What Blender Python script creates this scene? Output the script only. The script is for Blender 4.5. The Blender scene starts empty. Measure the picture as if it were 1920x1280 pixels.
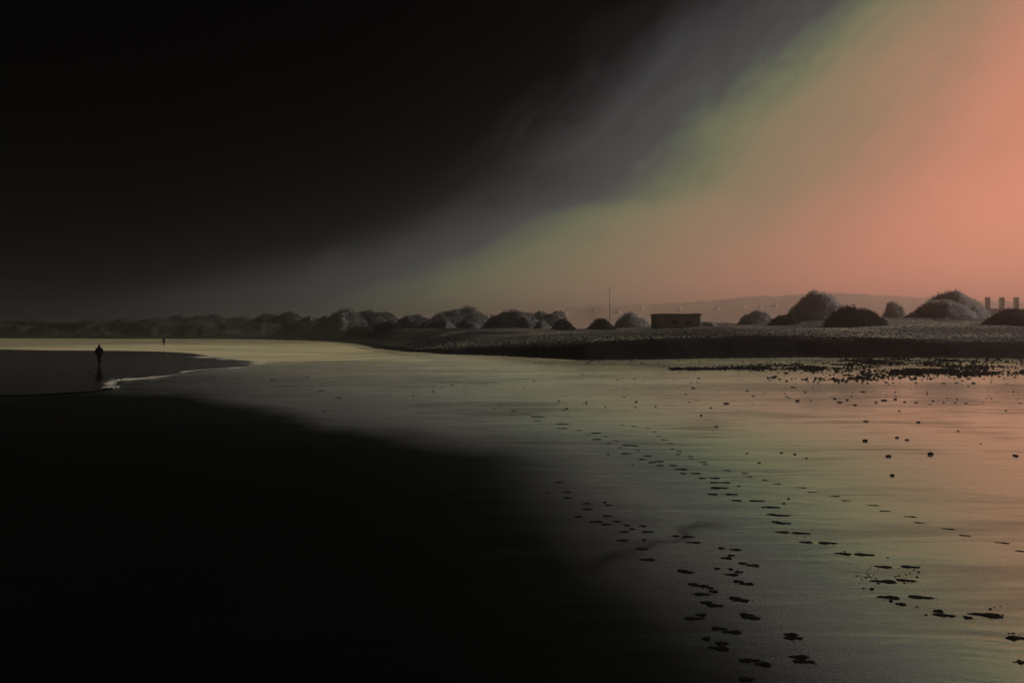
import bpy, bmesh, math, random
import numpy as np
from mathutils import Vector, Matrix, noise as mnoise

sc = bpy.context.scene
COL = sc.collection
random.seed(7)
F = 1663.0            # focal length in photo pixels
HZ = 621.0            # photo row of the horizon
EYE = 3.0

# ------------------------------------------------------------------ camera
cam_d = bpy.data.cameras.new("camera")
cam = bpy.data.objects.new("camera", cam_d)
COL.objects.link(cam)
cam.location = (0, 0, EYE)
cam_d.sensor_width = 36.0
cam_d.lens = 36.0 * F / 1920.0
cam_d.clip_end = 20000
cam.rotation_euler = (math.radians(90) - math.atan((640 - HZ) / F), 0, 0)
sc.camera = cam

# ------------------------------------------------------------------ view
sc.view_settings.view_transform = 'Standard'
sc.view_settings.look = 'None'
sc.view_settings.exposure = 0.0
sc.view_settings.gamma = 1.0
sc.cycles.max_bounces = 5
sc.cycles.volume_bounces = 1
sc.cycles.sample_clamp_indirect = 3.0

SUN_AZ, SUN_EL, SUN_STR = 82.0, 24.0, 1.9

# ------------------------------------------------------------------ node helper
class NB:
    """tiny expression builder for math nodes"""
    def __init__(s, nt): s.nt = nt
    def n(s, t, **k):
        x = s.nt.nodes.new(t)
        for a, b in k.items(): setattr(x, a, b)
        return x
    def put(s, sock, v):
        if isinstance(v, bpy.types.NodeSocket): s.nt.links.new(v, sock)
        else: sock.default_value = v
    def m(s, op, a, b=0.0, c=0.0, clamp=False):
        x = s.n('ShaderNodeMath', operation=op, use_clamp=clamp)
        s.put(x.inputs[0], a); s.put(x.inputs[1], b); s.put(x.inputs[2], c)
        return x.outputs[0]
    def mr(s, v, a, b, c=0.0, d=1.0, smooth=False):
        x = s.n('ShaderNodeMapRange', interpolation_type='SMOOTHSTEP' if smooth else 'LINEAR')
        s.put(x.inputs[0], v)
        for i, q in enumerate((a, b, c, d)): s.put(x.inputs[1 + i], q)
        return x.outputs[0]
    def noise(s, vec, scale, detail=3, rough=.5, dist=0.0):
        x = s.n('ShaderNodeTexNoise')
        s.nt.links.new(vec, x.inputs['Vector'])
        x.inputs['Scale'].default_value = scale; x.inputs['Detail'].default_value = detail
        x.inputs['Roughness'].default_value = rough; x.inputs['Distortion'].default_value = dist
        return x.outputs[0]
    def scale(s, vec, sx, sy, sz, rot=(0, 0, 0)):
        x = s.n('ShaderNodeMapping')
        s.nt.links.new(vec, x.inputs['Vector'])
        x.inputs['Scale'].default_value = (sx, sy, sz); x.inputs['Rotation'].default_value = rot
        return x.outputs[0]
    def ramp(s, v, pts, interp='LINEAR'):
        x = s.n('ShaderNodeValToRGB'); s.put(x.inputs[0], v)
        e = x.color_ramp.elements; x.color_ramp.interpolation = interp
        while len(e) < len(pts): e.new(0.5)
        for i, (p, c) in enumerate(pts):
            e[i].position = p; e[i].color = (*c, 1) if len(c) == 3 else c
        return x.outputs[0]
    def curve(s, v, pts):
        x = s.n('ShaderNodeFloatCurve'); s.put(x.inputs['Value'], v)
        c = x.mapping.curves[0]
        x.mapping.use_clip = True
        c.points[0].location = pts[0]; c.points[1].location = pts[-1]
        for p in pts[1:-1]: c.points.new(*p)
        for p in c.points: p.handle_type = 'AUTO'
        x.mapping.update()
        return x.outputs[0]
    def mix(s, f, a, b, typ='MIX'):
        x = s.n('ShaderNodeMix', data_type='RGBA', blend_type=typ)
        s.put(x.inputs[0], f)
        for i, v in ((6, a), (7, b)):
            s.put(x.inputs[i], v if isinstance(v, bpy.types.NodeSocket) else (*v, 1))
        return x.outputs[2]

# ------------------------------------------------------------------ sky
world = bpy.data.worlds.new("World"); sc.world = world
world.use_nodes = True
wn = world.node_tree; wn.nodes.clear(); W = NB(wn)
tc = W.n('ShaderNodeTexCoord').outputs['Generated']
sep = W.n('ShaderNodeSeparateXYZ'); wn.links.new(tc, sep.inputs[0])
DEG = 180 / math.pi
az = W.m('MULTIPLY', W.m('ARCTAN2', sep.outputs[0], sep.outputs[1]), DEG)
el = W.m('MULTIPLY', W.m('ARCSINE', W.m('MAXIMUM', sep.outputs[2], 0.0)), DEG)
EMAX, A0, AR = 60.0, -60.0, 180.0
def contour(pix, ext):
    pts = []
    for px, h in pix:
        a = math.atan((px - 960) / F); e = math.atan(h / F * math.cos(a))
        pts.append((math.degrees(e) / EMAX, (math.degrees(a) - A0) / AR))
    pts += [(e / EMAX, (a - A0) / AR) for e, a in ext]
    return pts
cur = [
  contour([(-800, 0), (-100, 45), (130, 80), (430, 140), (640, 190), (760, 245), (850, 320), (945, 410), (1050, 510), (1165, 621)], [(27, 13), (40, 35), (60, 70)]),
  contour([(520, 0), (670, 50), (815, 105), (960, 165), (1070, 222), (1200, 258), (1280, 340), (1400, 450), (1530, 560), (1630, 640)], [(27, 32), (40, 50), (60, 85)]),
  contour([(1190, 0), (1310, 60), (1410, 105), (1560, 200), (1700, 320), (1810, 440), (1930, 621)], [(27, 41), (40, 62), (60, 100)]),
  contour([(1700, 0), (1830, 130), (1960, 260), (2150, 400), (2350, 621)], [(27, 62), (40, 85), (60, 115)]),
]
en = W.m('DIVIDE', el, EMAX, clamp=True)
wv = W.scale(tc, 3.0, 3.0, 3.0, (0.0, math.radians(44), 0.0))
wv2 = W.scale(wv, 1.2, 1.0, 2.4)
nz = W.noise(wv2, 1.5, 5, .55, .7)
nz2 = W.noise(wv2, 6.0, 5, .65, .8)
amp = W.mr(el, 0.0, 12.0, 2.5, 9.0)
azn = W.m('ADD', az, W.m('MULTIPLY', W.m('SUBTRACT', nz, 0.5), amp))
azn = W.m('ADD', azn, W.m('MULTIPLY', W.m('SUBTRACT', nz2, 0.5), W.m('MULTIPLY', amp, .45)))
X = [W.m('MULTIPLY_ADD', W.curve(en, c), AR, A0) for c in cur]
s1 = W.mr(azn, X[0], X[1]); s2 = W.mr(azn, X[1], X[2]); s3 = W.mr(azn, X[2], X[3])
s = W.m('DIVIDE', W.m('ADD', W.m('ADD', s1, s2), s3), 3.0)
skycol = W.ramp(s, [(0.0, (0, 0, 0)), (.06, (.005, .005, .0052)), (.13, (.022, .022, .0225)), (.20, (.042, .042, .0425)), (.28, (.060, .061, .061)), (.325, (.098, .106, .076)),
                    (.37, (.145, .150, .085)), (.44, (.225, .180, .105)), (.57, (.33, .195, .120)), (.667, (.47, .210, .135)),
                    (.83, (.61, .235, .150)), (1.0, (.70, .265, .165))])
fall = W.m('MULTIPLY', W.mr(az, 80, 120, 1, 0, True), W.mr(az, -100, -60, 0, 1, True))
bg = W.n('ShaderNodeBackground'); wn.links.new(skycol, bg.inputs[0]); W.put(bg.inputs[1], W.m('MULTIPLY', fall, 1.1))
wo = W.n('ShaderNodeOutputWorld'); wn.links.new(bg.outputs[0], wo.inputs[0])

# ------------------------------------------------------------------ sun
sd = bpy.data.lights.new("sun", 'SUN'); sd.energy = SUN_STR; sd.angle = math.radians(6)
sd.color = (1.0, .985, .96)
so = bpy.data.objects.new("sun", sd); COL.objects.link(so)
a, e = math.radians(SUN_AZ), math.radians(SUN_EL)
sv = Vector((math.sin(a) * math.cos(e), math.cos(a) * math.cos(e), math.sin(e)))
so.rotation_euler = sv.to_track_quat('Z', 'Y').to_euler()

# ------------------------------------------------------------------ helpers
def tag(o, label=None, cat=None, group=None, kind=None):
    if label: o['label'] = label
    if cat: o['category'] = cat
    if group: o['group'] = group
    if kind: o['kind'] = kind
    return o
def link(name, me, mat=None, parent=None, loc=None, smooth=False):
    o = bpy.data.objects.new(name, me); COL.objects.link(o)
    if mat: me.materials.append(mat)
    if parent: o.parent = parent
    if loc is not None: o.location = loc
    if smooth:
        for p in me.polygons: p.use_smooth = True
    return o
def mesh(name, vs, fs):
    me = bpy.data.meshes.new(name); me.from_pydata([tuple(v) for v in vs], [], fs); me.update(); return me
def empty(name, loc=(0, 0, 0), rz=0):
    o = bpy.data.objects.new(name, None); COL.objects.link(o)
    o.location = loc; o.rotation_euler = (0, 0, rz); return o
def bm_done(bm, name):
    me = bpy.data.meshes.new(name); bm.to_mesh(me); bm.free(); return me
def box(bm, x0, x1, y0, y1, z0, z1):
    r = bmesh.ops.create_cube(bm, size=1)['verts']
    for v in r: v.co = Vector(((x0 + x1) / 2 + v.co.x * (x1 - x0), (y0 + y1) / 2 + v.co.y * (y1 - y0), (z0 + z1) / 2 + v.co.z * (z1 - z0)))
    return r
def material(name, fn):
    m = bpy.data.materials.new(name); m.use_nodes = True
    nt = m.node_tree; nt.nodes.clear(); B = NB(nt)
    out = B.n('ShaderNodeOutputMaterial')
    fn(B, nt, out); return m
def leafy(name, col, scale=.8):
    def fn(B, nt, out):
        t = B.n('ShaderNodeTexCoord').outputs['Object']
        c = B.mix(B.noise(t, scale, 4, .6), tuple(x * .6 for x in col), tuple(x * 1.4 for x in col))
        a_ = B.n('ShaderNodeBsdfDiffuse'); b_ = B.n('ShaderNodeBsdfTranslucent'); m_ = B.n('ShaderNodeMixShader')
        m_.inputs[0].default_value = .68
        for q in (a_, b_): nt.links.new(c, q.inputs[0])
        nt.links.new(a_.outputs[0], m_.inputs[1]); nt.links.new(b_.outputs[0], m_.inputs[2]); nt.links.new(m_.outputs[0], out.inputs[0])
    return material(name, fn)
def simple(name, col, rough=.8, spec=.3, var=.3, scale=4.0, bump=0.0):
    def fn(B, nt, out):
        p = B.n('ShaderNodeBsdfPrincipled'); t = B.n('ShaderNodeTexCoord').outputs['Object']
        n = B.noise(t, scale, 4, .6)
        c = B.mix(n, tuple(x * (1 - var) for x in col), tuple(min(1, x * (1 + var)) for x in col))
        nt.links.new(c, p.inputs['Base Color']); p.inputs['Roughness'].default_value = rough
        p.inputs['Specular IOR Level'].default_value = spec
        if bump:
            b = B.n('ShaderNodeBump'); b.inputs['Strength'].default_value = bump
            nt.links.new(B.noise(t, scale * 4, 3), b.inputs['Height']); nt.links.new(b.outputs[0], p.inputs['Normal'])
        nt.links.new(p.outputs[0], out.inputs[0])
    return material(name, fn)

def sstep(a, b, x):
    t = np.clip((x - a) / (b - a), 0, 1); return t * t * (3 - 2 * t)
_rng = np.random.RandomState(3); _tab = _rng.rand(256, 256)
def vnoise(x, y):
    xi = np.floor(x).astype(int); yi = np.floor(y).astype(int); fx = x - xi; fy = y - yi
    fx = fx * fx * (3 - 2 * fx); fy = fy * fy * (3 - 2 * fy)
    g = lambda i, j: _tab[(xi + i) % 256, (yi + j) % 256]
    return (g(0, 0) * (1 - fx) + g(1, 0) * fx) * (1 - fy) + (g(0, 1) * (1 - fx) + g(1, 1) * fx) * fy
def fbm(x, y, o=4):
    r = 0; a = .5; t = 0
    for k in range(o):
        r = r + a * vnoise(x + 17.3 * k, y - 9.1 * k); t += a; x = x * 2.03; y = y * 2.03; a *= .5
    return r / t

# ------------------------------------------------------------------ terrain shape
def pl(tab):
    a = np.array(tab, float); return lambda x: np.interp(x, a[:, 0], a[:, 1])
BASE = pl([(-900, 900), (-400, 520), (-222, 384), (-96, 335), (-60, 275), (-38, 215), (-20, 140), (-12, 105), (-6.4, 89), (0, 83), (6.4, 76), (16, 79), (27, 81), (46, 79), (80, 74), (200, 50), (900, -200)])
CREST = pl([(-200, .25), (-40, .3), (-20, .45), (-12, .7), (-6, 1.05), (0, 1.6), (8, 1.9), (16, 2.15), (24, 2.4), (34, 2.35), (46, 1.95), (100, 1.9)])
PLAT = pl([(-400, 7.2), (-110, 6.8), (-60, 5.4), (-40, 4.0), (-14, 3.3), (-2, 3.0), (10, 3.1), (20, 3.4), (43, 4.3), (62, 5.0), (90, 4.8), (400, 5)])
def slope(x, y):
    q = np.clip(y - 50, 0, 36); u = 26 - np.maximum(y, 0)
    return (.021 * np.sqrt(q * q + 4) - .042) * sstep(-26, -6, x) - .025 * (np.sqrt(u * u + 16) + u)
def terrain(x, y):
    w = (fbm(x * .13, y * .13) - .5)
    t = y - BASE(x) + w * 5 * (1 + np.clip(-x - 10, 0, 200) / 70)
    cw = 4.2 + np.clip(-x - 5, 0, 60) * .35
    cr = CREST(x) * (.94 + .12 * vnoise(x * .09 + 3, y * 0 + 2))
    s0 = sstep(0, 1, t / cw)
    z = slope(x, y) * (1 - s0) + cr * s0 + (PLAT(x) - cr) * sstep(0, 1, (t - cw) / (70.0 - 48 * sstep(10, 60, -x)))
    und = (fbm(x * .035 + 9, y * .035) - .5) * 2.2 * sstep(40, 90, t) + (fbm(x * .4, y * .4) - .5) * .25 * sstep(1, 10, t)
    z = z + und - .0
    z = z + (fbm(x * .05 + 4, y * .02) - .5) * .03 * (1 - sstep(-4, 0, t))
    return z, t
def tz(x, y):
    return float(terrain(np.array([x]), np.array([y]))[0][0])
def ground(px, py, z=0.0):
    d = (EYE - z) * F / (py - HZ)
    for _ in range(30):
        zz = z or float(slope(np.float64((px - 960) / F * d), np.float64(d)))
        d = .5 * d + .5 * (EYE - zz) * F / (py - HZ)
    return ((px - 960) / F * d, d)
def at(px, d): return ((px - 960) / F * d, d)

def build_ground():
    az = np.concatenate([np.linspace(-180, -42, 40)[:-1], np.linspace(-42, 42, 760), np.linspace(42, 180, 40)[1:]])
    r = np.concatenate([[.3, 1.0], np.exp(np.linspace(math.log(2.2), math.log(60), 420)), np.exp(np.linspace(math.log(60), math.log(480), 330))[1:], np.exp(np.linspace(math.log(480), math.log(9000), 60))[1:]])
    A, R = np.meshgrid(np.radians(az), r)
    x = R * np.sin(A); y = R * np.cos(A)
    z, t = terrain(x, y)
    nr, na = z.shape
    co = np.stack([x, y, z], -1).reshape(-1, 3)
    i = np.arange(nr - 1)[:, None] * na + np.arange(na - 1)[None, :]
    f = np.stack([i, i + 1, i + na + 1, i + na], -1).reshape(-1, 4)
    me = bpy.data.meshes.new("beach")
    me.vertices.add(len(co)); me.vertices.foreach_set("co", co.ravel())
    me.loops.add(f.size); me.loops.foreach_set("vertex_index", f[:, ::-1].ravel().astype(np.int32))
    me.polygons.add(len(f)); me.polygons.foreach_set("loop_start", np.arange(0, f.size, 4, dtype=np.int32))
    me.polygons.foreach_set("loop_total", np.full(len(f), 4, dtype=np.int32))
    me.polygons.foreach_set("use_smooth", np.ones(len(f), dtype=bool))
    me.update()
    px = 960 + F * x / np.maximum(y, .5); py = HZ + F * EYE / np.maximum(y, .5)
    yy = y; xx = x
    # zones of the beach: R bank face, G dry top, B painted sheen of the wet sand ; second attribute: wet film
    wob = fbm(xx * .25 + 5, yy * .12) - .5
    tt = t + wob * 3
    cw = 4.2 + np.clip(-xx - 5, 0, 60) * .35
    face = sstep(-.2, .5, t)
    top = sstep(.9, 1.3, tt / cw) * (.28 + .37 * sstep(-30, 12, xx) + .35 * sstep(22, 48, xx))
    def gpl(pts, swap=False):
        q = [ground(*p) for p in pts]; q = [(v, u) for u, v in q] if swap else q
        return pl(sorted(q))
    edge = gpl([(-400, 748), (0, 745), (360, 738), (500, 760), (620, 795), (760, 812), (900, 825), (1060, 835), (1250, 850), (1400, 872)])
    de = edge(xx) - yy + wob * 1.2
    xl = gpl([(1330, 1330), (1290, 1280), (1210, 1200), (1100, 1100), (990, 1000), (900, 900), (860, 840), (800, 800)], True)(yy)
    near = sstep(-2.2, 3.0, de + wob * 3) * (1 - sstep(0, 3.2, xx - xl + wob * 1.5))
    # second curved dry tongue in the middle foreground
    tongue = gpl([(1050, 1078), (1150, 1050), (1280, 1010), (1350, 985), (1395, 975)])(xx)
    tg = np.exp(-((yy - tongue + (fbm(xx * 1.5, yy * 1.5) - .5) * 1.6) / .3) ** 2) * sstep(.5, 1.5, xx) * (1 - sstep(3.4, 4.2, xx))
    # reflected sky painted as a pale band behind the shallow water (far left)
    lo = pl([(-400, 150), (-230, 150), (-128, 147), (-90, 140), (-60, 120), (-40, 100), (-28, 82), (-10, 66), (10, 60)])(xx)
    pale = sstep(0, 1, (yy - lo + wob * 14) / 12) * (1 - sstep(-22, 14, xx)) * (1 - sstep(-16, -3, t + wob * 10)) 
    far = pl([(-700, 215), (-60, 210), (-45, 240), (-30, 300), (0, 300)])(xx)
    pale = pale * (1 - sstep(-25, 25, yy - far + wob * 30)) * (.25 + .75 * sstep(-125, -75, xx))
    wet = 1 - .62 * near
    pale_sheen = np.interp(yy, [5, 12, 20, 30, 45, 62, 100], [.25, .24, .21, .19, .28, .46, .60]) * (1 - near) * (1 - face) * (1 - sstep(0, 1, (-xx - .12 * yy - .5) / (8 + .2 * yy)) * (1 - sstep(50, 90, yy))) * (.75 + .5 * fbm(xx * .5, yy * .3))  # missing reflection of the wet sand made up in diffuse colour
    pale = np.maximum(pale, pale_sheen)
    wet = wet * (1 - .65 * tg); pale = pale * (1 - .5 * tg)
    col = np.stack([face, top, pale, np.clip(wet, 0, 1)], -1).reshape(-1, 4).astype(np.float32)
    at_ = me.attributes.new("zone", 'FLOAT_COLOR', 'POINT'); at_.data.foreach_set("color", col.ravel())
    return me

def ground_mat(B, nt, out):
    at_ = B.n('ShaderNodeAttribute', attribute_name="zone")
    sp = B.n('ShaderNodeSeparateColor'); nt.links.new(at_.outputs['Color'], sp.inputs[0])
    face, top, pale, wet = sp.outputs[0], sp.outputs[1], sp.outputs[2], at_.outputs['Alpha']
    P = B.n('ShaderNodeNewGeometry').outputs['Position']
    flat = B.scale(P, 1, 1, 0)
    # wet film patches
    big = B.noise(B.scale(flat, .10, .16, 1), 1.0, 4, .55, .8)
    mid = B.noise(B.scale(flat, .5, 1.1, 1), 1.0, 4, .6, .5)
    fine = B.noise(flat, 38.0, 3, .7)
    streak = B.noise(B.scale(flat, .035, .16, 1), 1.0, 6, .6, .6)
    grain = B.noise(flat, 90.0, 2, .8)
    lines = B.noise(B.scale(flat, .16, 1.1, 1), 1.0, 6, .65, 1.0)
    film = B.m('MULTIPLY', wet, B.mr(B.m('ADD', B.m('MULTIPLY', big, .55), B.m('MULTIPLY', lines, .45)), .38, .50, .62, 1.0, True))
    # glossy layer, coloured reflectance when steep, white when grazing
    g = B.n('ShaderNodeBsdfPrincipled')
    g.inputs['Metallic'].default_value = 1.0
    g.inputs['Base Color'].default_value = (.40, .42, .37, 1); g.inputs['Specular Tint'].default_value = (.84, 1.0, .88, 1)
    B.put(g.inputs['Roughness'], B.mr(film, .3, 1.0, .20, .06))
    b1 = B.n('ShaderNodeBump'); b1.inputs['Strength'].default_value = 1.0; b1.inputs['Distance'].default_value = .012
    nt.links.new(B.m('ADD', mid, B.m('MULTIPLY', lines, .8)), b1.inputs['Height'])
    b2 = B.n('ShaderNodeBump'); b2.inputs['Strength'].default_value = .5; B.put(b2.inputs['Distance'], B.mr(film, .35, 1.0, .003, .0005))
    nt.links.new(fine, b2.inputs['Height']); nt.links.new(b1.outputs[0], b2.inputs['Normal'])
    b3 = B.n('ShaderNodeBump'); b3.inputs['Strength'].default_value = .5; B.put(b3.inputs['Distance'], B.mr(film, .35, 1.0, .0016, .0003))
    nt.links.new(grain, b3.inputs['Height']); nt.links.new(b2.outputs[0], b3.inputs['Normal'])
    nt.links.new(b3.outputs[0], g.inputs['Normal'])
    dk = B.n('ShaderNodeBsdfDiffuse')
    nt.links.new(B.mix(mid, (.004, .004, .004), (.008, .0078, .007)), dk.inputs[0])
    wm = B.n('ShaderNodeMixShader'); B.put(wm.inputs[0], B.m('MULTIPLY', film, .96))
    nt.links.new(dk.outputs[0], wm.inputs[1]); nt.links.new(g.outputs[0], wm.inputs[2])
    # sheen of the wet sand painted as pale colour, with sand grain
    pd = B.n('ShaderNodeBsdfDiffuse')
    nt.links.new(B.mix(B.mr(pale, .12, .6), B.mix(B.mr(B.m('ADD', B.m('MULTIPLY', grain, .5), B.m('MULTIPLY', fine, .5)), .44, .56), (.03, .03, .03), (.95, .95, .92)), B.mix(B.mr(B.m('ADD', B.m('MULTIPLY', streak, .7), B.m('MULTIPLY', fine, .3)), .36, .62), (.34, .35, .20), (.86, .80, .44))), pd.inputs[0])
    # painted sheen: diffuse colour scaled by the zone, added to the glossy film
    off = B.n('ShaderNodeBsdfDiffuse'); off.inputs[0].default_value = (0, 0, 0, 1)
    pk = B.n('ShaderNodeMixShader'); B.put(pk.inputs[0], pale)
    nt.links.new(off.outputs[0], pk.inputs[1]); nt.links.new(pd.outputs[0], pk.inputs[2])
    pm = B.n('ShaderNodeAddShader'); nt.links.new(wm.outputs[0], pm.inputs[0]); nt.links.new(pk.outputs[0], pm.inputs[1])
    # bank: wet shingle face with its shade painted near-black, drier speckled top
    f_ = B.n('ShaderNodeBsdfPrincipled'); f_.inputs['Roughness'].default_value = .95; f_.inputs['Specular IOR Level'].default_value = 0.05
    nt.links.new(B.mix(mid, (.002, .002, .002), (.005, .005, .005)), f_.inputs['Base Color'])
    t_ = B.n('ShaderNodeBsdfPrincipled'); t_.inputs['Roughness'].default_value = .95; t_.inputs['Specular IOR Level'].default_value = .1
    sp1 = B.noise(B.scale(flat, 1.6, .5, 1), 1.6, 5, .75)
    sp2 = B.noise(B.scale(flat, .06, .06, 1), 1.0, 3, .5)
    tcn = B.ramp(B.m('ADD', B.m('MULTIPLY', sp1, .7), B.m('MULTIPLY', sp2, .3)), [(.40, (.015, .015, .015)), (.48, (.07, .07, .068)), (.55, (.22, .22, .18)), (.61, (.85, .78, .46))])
    nt.links.new(tcn, t_.inputs['Base Color'])
    bb = B.n('ShaderNodeBump'); bb.inputs['Strength'].default_value = .8; bb.inputs['Distance'].default_value = .12
    nt.links.new(sp1, bb.inputs['Height']); nt.links.new(bb.outputs[0], t_.inputs['Normal'])
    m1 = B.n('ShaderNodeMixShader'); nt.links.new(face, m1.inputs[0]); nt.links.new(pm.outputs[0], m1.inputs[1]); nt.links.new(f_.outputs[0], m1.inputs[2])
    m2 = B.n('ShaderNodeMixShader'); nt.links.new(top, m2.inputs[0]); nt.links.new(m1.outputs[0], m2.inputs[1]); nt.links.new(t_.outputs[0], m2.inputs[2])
    nt.links.new(m2.outputs[0], out.inputs[0])
M_ground = material("beach_sand", ground_mat)
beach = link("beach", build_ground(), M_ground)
tag(beach, kind='structure')

# ------------------------------------------------------------------ shallow water at the left
def water_outline():
    pts = [(-300, 743), (0, 742), (60, 741), (120, 738), (170, 735), (205, 730), (217, 722), (222, 716), (240, 711), (262, 707), (300, 704), (340, 700), (380, 695), (430, 691),
           (480, 687), (530, 684), (500, 680), (455, 676), (420, 672), (395, 668), (360, 662.5), (300, 659), (200, 657.5), (100, 657), (0, 655), (-300, 655)]
    return [ground(*p) for p in pts]
def water_mat(B, nt, out):
    P = B.n('ShaderNodeNewGeometry').outputs['Position']
    p = B.n('ShaderNodeBsdfPrincipled'); p.inputs['Base Color'].default_value = (.03, .03, .03, 1)
    p.inputs['Roughness'].default_value = .035; p.inputs['IOR'].default_value = 1.5
    b = B.n('ShaderNodeBump'); b.inputs['Strength'].default_value = 1.0; b.inputs['Distance'].default_value = .01
    nt.links.new(B.noise(B.scale(P, .35, 1.2, 0), 1.0, 4, .6), b.inputs['Height']); nt.links.new(b.outputs[0], p.inputs['Normal'])
    nt.links.new(p.outputs[0], out.inputs[0])
M_water = material("shallow_water", water_mat)
wo_ = water_outline()
wme = mesh("shallow_water", [(x, y, .03) for x, y in wo_], [list(range(len(wo_)))])
w = link("shallow_water", wme, M_water); tag(w, kind='structure')

# foam along the water's edge
M_foam = simple("foam", (.90, .86, .68), .8, .3, .25, 3.0)
def foam(name, pix, wd, label, gap=.0, seed=0):
    """a lacy line of small froth flakes lying along a path"""
    rnd = random.Random(seed); pts = [Vector((*ground(*p), .032)) for p in pix]
    vs, fs = [], []; dist = 0
    for a_, b_ in zip(pts, pts[1:]):
        L = (b_ - a_).length; n = max(2, int(L * 75)); s_ = Vector((-(b_ - a_).y, (b_ - a_).x, 0)).normalized()
        for k in range(n):
            u = rnd.random(); q = dist + u * L
            dens = mnoise.noise(Vector((q * .16, seed, 0))) + .6 * mnoise.noise(Vector((q * .7, seed, 3)))
            if dens < rnd.uniform(-.35, .15) + gap: continue
            off = mnoise.noise(Vector((q * .12, 7, seed))) * wd * 1.3 + rnd.gauss(0, .28) * wd * (.6 + dens)
            c = a_.lerp(b_, u) + s_ * off; r_ = rnd.uniform(.015, .065) * (.7 + dens) * min(1, wd * 1.6); b0 = len(vs); m_ = 6; a0 = rnd.random() * 6
            for i in range(m_):
                t = a0 + i * math.pi / 3; rr = r_ * rnd.uniform(.6, 1.3)
                vs.append((c.x + math.cos(t) * rr * 1.6, c.y + math.sin(t) * rr, .032))
            vs.append((c.x, c.y, (.032 + r_ * .2)))
            fs += [(b0 + i, b0 + (i + 1) % m_, b0 + m_) for i in range(m_)]
        dist += L
    return tag(link(name, mesh(name, vs, fs), M_foam), label, "foam", kind='stuff')
foam("sea_foam", [(205, 728), (216, 721), (225, 715), (245, 711), (270, 707), (300, 704), (340, 700), (380, 695), (430, 690), (480, 686), (530, 684), (560, 683)], 1.2, "broken white foam line curving along the front edge of the shallow water", gap=-.22, seed=2)
foam("sea_foam", [(395, 668), (410, 672), (430, 675), (460, 677.5), (490, 681), (530, 683.5), (575, 684)], 2.4, "pale foam streak on the far edge of the shallow water", gap=-.3, seed=5)
foam("sea_foam", [(-40, 744), (10, 743), (30, 742.5), (50, 741)], .25, "thin broken foam line at the left edge of the beach", gap=.2, seed=9)

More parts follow.
